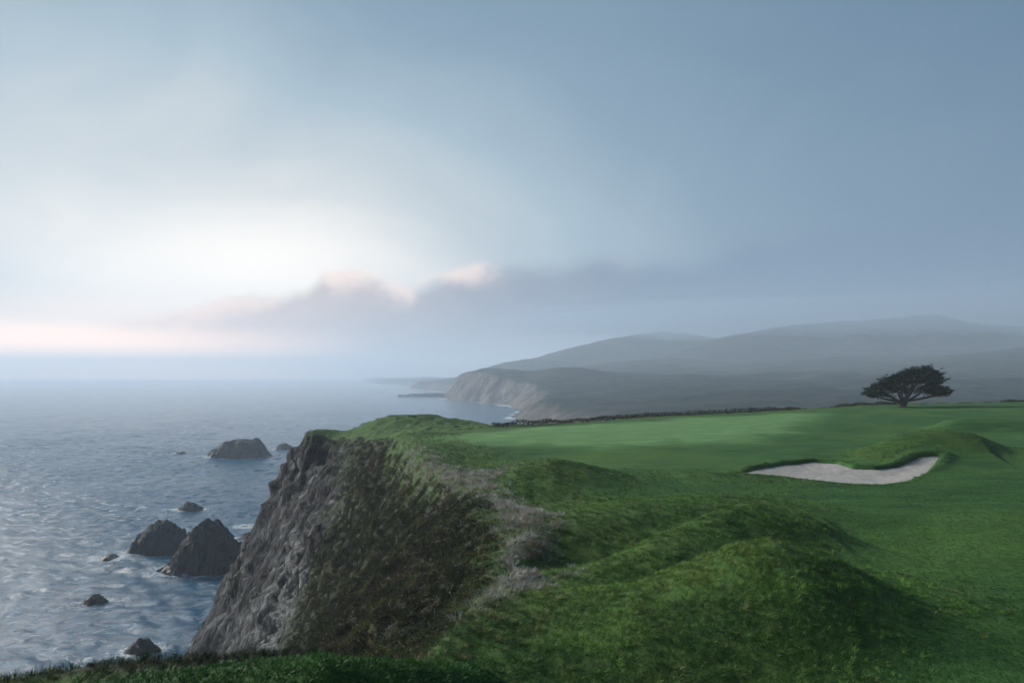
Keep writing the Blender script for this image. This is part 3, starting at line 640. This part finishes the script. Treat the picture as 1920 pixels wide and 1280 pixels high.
scatter('cliff_scrub', (ms*(1-.75*mk)*(1-.7*md_)*15*np.minimum(1, 40/_cd)+4*mk*sstep(cellm(fbm(GXX*.25, GYY*.25, Z*.1, 3, 191)), .0, .4)*(_cd < 120))*(mS < -.3), tC, .21, .4, c_scrub, 'dark low scrub clinging to the cliff face', 9, .8, (.1, 0), .2)

def c_tall(p, r):
    c = c_rough(p, r); y = (r.random(len(p)) < .45)[:, None]; return np.where(y, (.19, .23, .085), c*1.15)
scatter('tall_grass', (1-lowleft)*mr*nob*(1-.5*md_)*(.15+patch**3)*9*fall*(_cd < 40), tB, .11, .4, c_tall, 'thin taller grass stems scattered over the mounds', 12, .6, (.2, -.05), .05)

# ------------------------------------------------------------------ foliage things
def plain_leaf(name, c0, c1):
    m, t = material(name); pos = geo_pos(t)
    t.put(t.bs.inputs['Base Color'], t.mix(t.mapr(t.noise(pos, 1.7, 4, .6), .35, .68), c0, c1)); t.bs.inputs['Roughness'].default_value = .8; t.bs.inputs['Specular IOR Level'].default_value = .15
    return m
m_cyp = plain_leaf('cypress_leaf', (.010, .016, .010), (.026, .036, .018)); m_hedge = plain_leaf('hedge_leaf', (.013, .018, .010), (.040, .048, .022))
m_bark, t = material('cypress_bark'); pos = geo_pos(t); bn = t.noise(t.mapping(pos, (1, 1, .25)), 9, 5, .7)
t.put(t.bs.inputs['Base Color'], t.mix(t.mapr(bn, .35, .65), (.030, .024, .020), (.085, .072, .062))); t.bs.inputs['Roughness'].default_value = .9; bump(t, bn, .03)
def gz(x, y): return float(ground(np.array([float(x)]), np.array([float(y)]))[0][0])
def tube(V, Fc, pts, r0, r1, sides=7):
    pts = [np.array(p, float) for p in pts]; n = len(pts); k0 = len(V)
    for i, p in enumerate(pts):
        tg = pts[min(i+1, n-1)]-pts[max(i-1, 0)]; tg /= np.linalg.norm(tg)+1e-9; a = np.cross(tg, (.3, 1, .2)); a /= np.linalg.norm(a); b = np.cross(tg, a); rr = r0+(r1-r0)*i/(n-1)
        for q in range(sides): th = q/sides*6.283; V.append(p+(a*math.cos(th)+b*math.sin(th))*rr)
    for i in range(n-1):
        for q in range(sides): A = k0+i*sides; B = A+sides; q2 = (q+1) % sides; Fc.append((A+q, A+q2, B+q2, B+q))
def bez(a, b, c, n=8):
    a, b, c = (np.array(v, float) for v in (a, b, c)); return [a*(1-s)**2+2*b*s*(1-s)+c*s*s for s in np.linspace(0, 1, n)]
def cypress():
    r = np.random.default_rng(77); D = 92.; s = D/F; bx_ = (1693-960)*s; bz_ = gz(bx_, D)
    root = bpy.data.objects.new('cypress_tree', None); COL.objects.link(root); root.location = (bx_, D, bz_)
    tag(root, 'lone wind-bent cypress tree on the skyline behind the bunker', 'tree')
    out = np.array([(-71,24),(-70,31),(-62,35),(-55,42),(-42,50),(-28,58),(-10,66),(8,71),(25,75),(42,80),(50,76),(62,69),(74,62),(78,54),(72,47),(66,41),(76,39),(90,32),(91,26),(78,21),(60,22),(48,28),(30,30),(8,27),(-14,30),(-34,21),(-52,20),(-66,19)], float)*s*np.array((.94, .96))
    # branches
    def limb(tip, y, r0, bend=.0, start=(0, 0, .75)):
        tip = np.array((tip[0]*s, y, tip[1]*s)); st = np.array(start, float)
        mid = st*.45+tip*.55+np.array((tip[0]*.18+bend, 0, -.35)); pts = bez(st, mid, tip, 10); V, Fc = [], []; tube(V, Fc, pts, r0, .035)
        for q in range(6):
            i = r.integers(3, 9); b = pts[i]; e = b+np.array((r.normal(0, .8)+np.sign(tip[0])*.35, r.normal(0, .9), abs(r.normal(.55, .4)))); tube(V, Fc, bez(b, (b+e)/2+np.array((0, 0, -.12)), e, 5), .055, .018, 5)
        mesh_obj('branch', V, Fc, m_bark, root)
    V, Fc = [], []
    tube(V, Fc, [(0, 0, -.4), (-.02, 0, .05), (.0, 0, .35), (.02, 0, .62), (0, 0, .9)], .44, .26, 12); tube(V, Fc, [(-.15, .1, -.3), (-.3, 0, .3), (-.62, 0, .8)], .25, .19, 9); tube(V, Fc, [(.15, 0, -.3), (.32, 0, .35), (.62, .05, .85)], .24, .18, 9)
    mesh_obj('trunk', V, Fc, m_bark, root)
    for tip, y, r0, st in (((-60,27), .3, .19, (-.55,0,.72)), ((-48,36), -1.6, .17, (-.45,0,.7)), ((-38,46), 1.2, .17, (-.5,0,.75)), ((-20,54), -.8, .18, (-.15,0,.8)), ((0,60), .9, .2, (0,0,.8)),
                          ((18,64), -1.1, .18, (.1,0,.8)), ((36,68), .5, .19, (.3,0,.75)), ((58,58), -.7, .16, (.5,0,.75)), ((62,46), 1.5, .16, (.55,0,.8)), ((80,29), .2, .15, (.6,.05,.8)), ((56,30), -1.8, .13, (.55,.05,.8)), ((-30,34), 2.4, .14, (-.3,0,.75)), ((24,48), 2.6, .14, (.2,0,.8))):
        limb(tip, y, r0, 0, st)
    # sprays of foliage
    V, Fc = [], []; lo, hi = out.min(0), out.max(0); cnt = 0; sprays = []
    ocl = list(map(tuple, out))
    cand = r.uniform(lo, hi, (60000, 2)); sdv = signed(cand[:, 0], cand[:, 1], ocl)
    cand, sdv = cand[sdv > .10], sdv[sdv > .10]
    for (x, z), sd in zip(cand, sdv):
        u = (x/s+71)/162; 
        lower = (-8 < x/s < 46 and z/s < 44 and r.random() < .62) or (x/s < -4 and z/s < 31 and r.random() < .55)
        if lower: continue
        y = r.normal(0, .45)*min(2.6, .7+sd*1.6)
        sprays.append((x, y, z)); cnt += 1
        if cnt > 1250: break
    for (x0, z0), (x1, z1) in zip(ocl, ocl[1:]+ocl[:1]):
        for q in range(9):
            f = r.random(); sprays.append((x0+(x1-x0)*f+r.normal(0, .12), r.normal(0, .7), z0+(z1-z0)*f+r.normal(0, .10)))
    for x, y, z in sprays:
        sgn = -1 if x/s < -30 else 1
        d = np.array((sgn*(.9 if sgn > 0 else .8), r.normal(0, .45), .34+r.normal(0, .15) if sgn > 0 else .18+r.normal(0, .15))); d /= np.linalg.norm(d)
        L_ = r.uniform(.4, .95); c0 = np.array((x, y, z))
        for q in range(22):
            t_ = r.random(); b = c0+d*L_*(t_-.5)+r.normal(0, .085, 3)*np.array((1, 1, .6)); e = d+r.normal(0, .45, 3); e /= np.linalg.norm(e); v = np.cross(e, r.normal(size=3)); v /= np.linalg.norm(v); l = r.uniform(.09, .19); k = len(V)
            V += [b-v*l*.36, b+v*l*.36, b+e*l]; Fc.append((k, k+1, k+2))
    mesh_obj('crown', V, Fc, m_cyp, root, smooth=False)
cypress()
def hedge(top, label, seed, lift=0.):
    """top: (px, row of its top, distance) along the far edge of the turf"""
    r = np.random.default_rng(seed); V, Fc = [], []; pts = [P(*p) for p in top]; x = np.array([p[0] for p in pts]); yy = np.array([p[1] for p in pts]); zt = np.array([p[2] for p in pts])
    X = np.arange(x[0], x[-1], .22); Yc = np.interp(X, x, yy); Tz = np.interp(X, x, zt)+.10*fbm(X*.5, X*0, 0, 3, seed)+.12*fbm(X*1.6, X*0, 0, 2, seed+1)
    cx_, cy_, cz_ = X.mean(), Yc.mean(), CAMZ-5
    G = ground(X, Yc)[0]
    for xi, yi, ti, gi_ in zip(X, Yc, Tz, G):
        h = max(ti-gi_, .5+.12*math.sin(xi*.7)+.1*math.sin(xi*1.9))
        for q in range(int(46+60*h)):
            a = r.uniform(0, math.pi); b = r.uniform(.6, 1.03)
            c = np.array((xi+r.uniform(-.2, .2), yi-math.cos(a)*b*.9, gi_-.1+(h+.1)*math.sin(a)**.6*b)); d = r.normal(size=3); d[2] = abs(d[2]); d /= np.linalg.norm(d); v = np.cross(d, r.normal(size=3)); v /= np.linalg.norm(v); l = r.uniform(.05, .12); k = len(V)
            V += [c-v*l*.5, c+v*l*.5, c+d*l*1.3]; Fc.append((k, k+1, k+2))
    o = mesh_obj('hedge', np.array(V)-np.array((cx_, cy_, cz_)), Fc, m_hedge, smooth=False); o.location = (cx_, cy_, cz_)
    tag(o, label, 'hedge', 'clifftop hedges')
hedge([(925,804,72),(1000,801,74),(1030,796,76),(1080,786,78.5),(1140,780,80.5),(1200,775,82.5),(1320,769,86),(1440,763,90),(1500,767,93)], 'dark scrub hedge along the far edge of the putting green', 401)
hedge([(1500,767,94.5),(1600,763,98),(1700,757,100),(1800,758,100.5),(1920,764,101),(2100,766,101)], 'low dark hedge running behind the lone cypress tree', 411)

# ------------------------------------------------------------------ fog lying on the hill tops
def fog_cap():
    nu, nv = 96, 40; th = np.linspace(0, 2*np.pi, nu, endpoint=False); ph = np.linspace(-np.pi/2+.02, np.pi/2-.02, nv); TH, PH = np.meshgrid(th, ph)
    X = np.cos(PH)*np.cos(TH); Y = np.cos(PH)*np.sin(TH); Zf = np.sin(PH)
    k = 1+.22*fbm(X*2.2, Y*2.2, Zf*1.5, 3, 501)
    V_ = np.stack([1250+X*1250*k, 1750+Y*560*k, 174+Zf*50*np.clip(k, .7, 1.02)], -1).reshape(-1, 3)
    i = np.arange(nu*nv).reshape(nv, nu); j = np.roll(i, -1, 1); Fq = np.stack([i[:-1], j[:-1], j[1:], i[1:]], -1).reshape(-1, 4).tolist()
    me = bpy.data.meshes.new('fog'); me.from_pydata(V_.tolist(), [], Fq+[i[0][::-1].tolist(), i[-1].tolist()]); me.materials.append(m_fog)
    o = bpy.data.objects.new('fog', me); COL.objects.link(o); tag(o, 'low fog lying over the tops of the far hills', kind='stuff')
m_fog = bpy.data.materials.new('fog'); m_fog.use_nodes = True; t = NT(m_fog.node_tree); t.n.clear()
fo_ = t.new('ShaderNodeOutputMaterial'); fv = t.new('ShaderNodeVolumePrincipled'); t.l.new(fv.outputs[0], fo_.inputs['Volume'])
fv.inputs['Color'].default_value = (.42, .55, .70, 1); fv.inputs['Density'].default_value = .0024; fv.inputs['Anisotropy'].default_value = .4
fog_cap()

# ------------------------------------------------------------------ haze
m_haze = bpy.data.materials.new('sea_haze'); m_haze.use_nodes = True; t = NT(m_haze.node_tree); t.n.clear()
ho = t.new('ShaderNodeOutputMaterial'); pv = t.new('ShaderNodeVolumePrincipled'); t.l.new(pv.outputs[0], ho.inputs['Volume'])
pv.inputs['Color'].default_value = (.66, .81, .97, 1); pv.inputs['Density'].default_value = .00047; pv.inputs['Anisotropy'].default_value = .15
hx, hy0, hy1, hz0, hz1 = 8000, -1000, 8000, -60, 230
hv = [(x, y, z) for z in (hz0, hz1) for y in (hy0, hy1) for x in (-hx, hx)]
hz = mesh_obj('haze', hv, [(0,2,3,1),(4,5,7,6),(0,1,5,4),(2,6,7,3),(0,4,6,2),(1,3,7,5)], m_haze, smooth=False)
tag(hz, 'thin pale sea haze filling the air', kind='stuff')
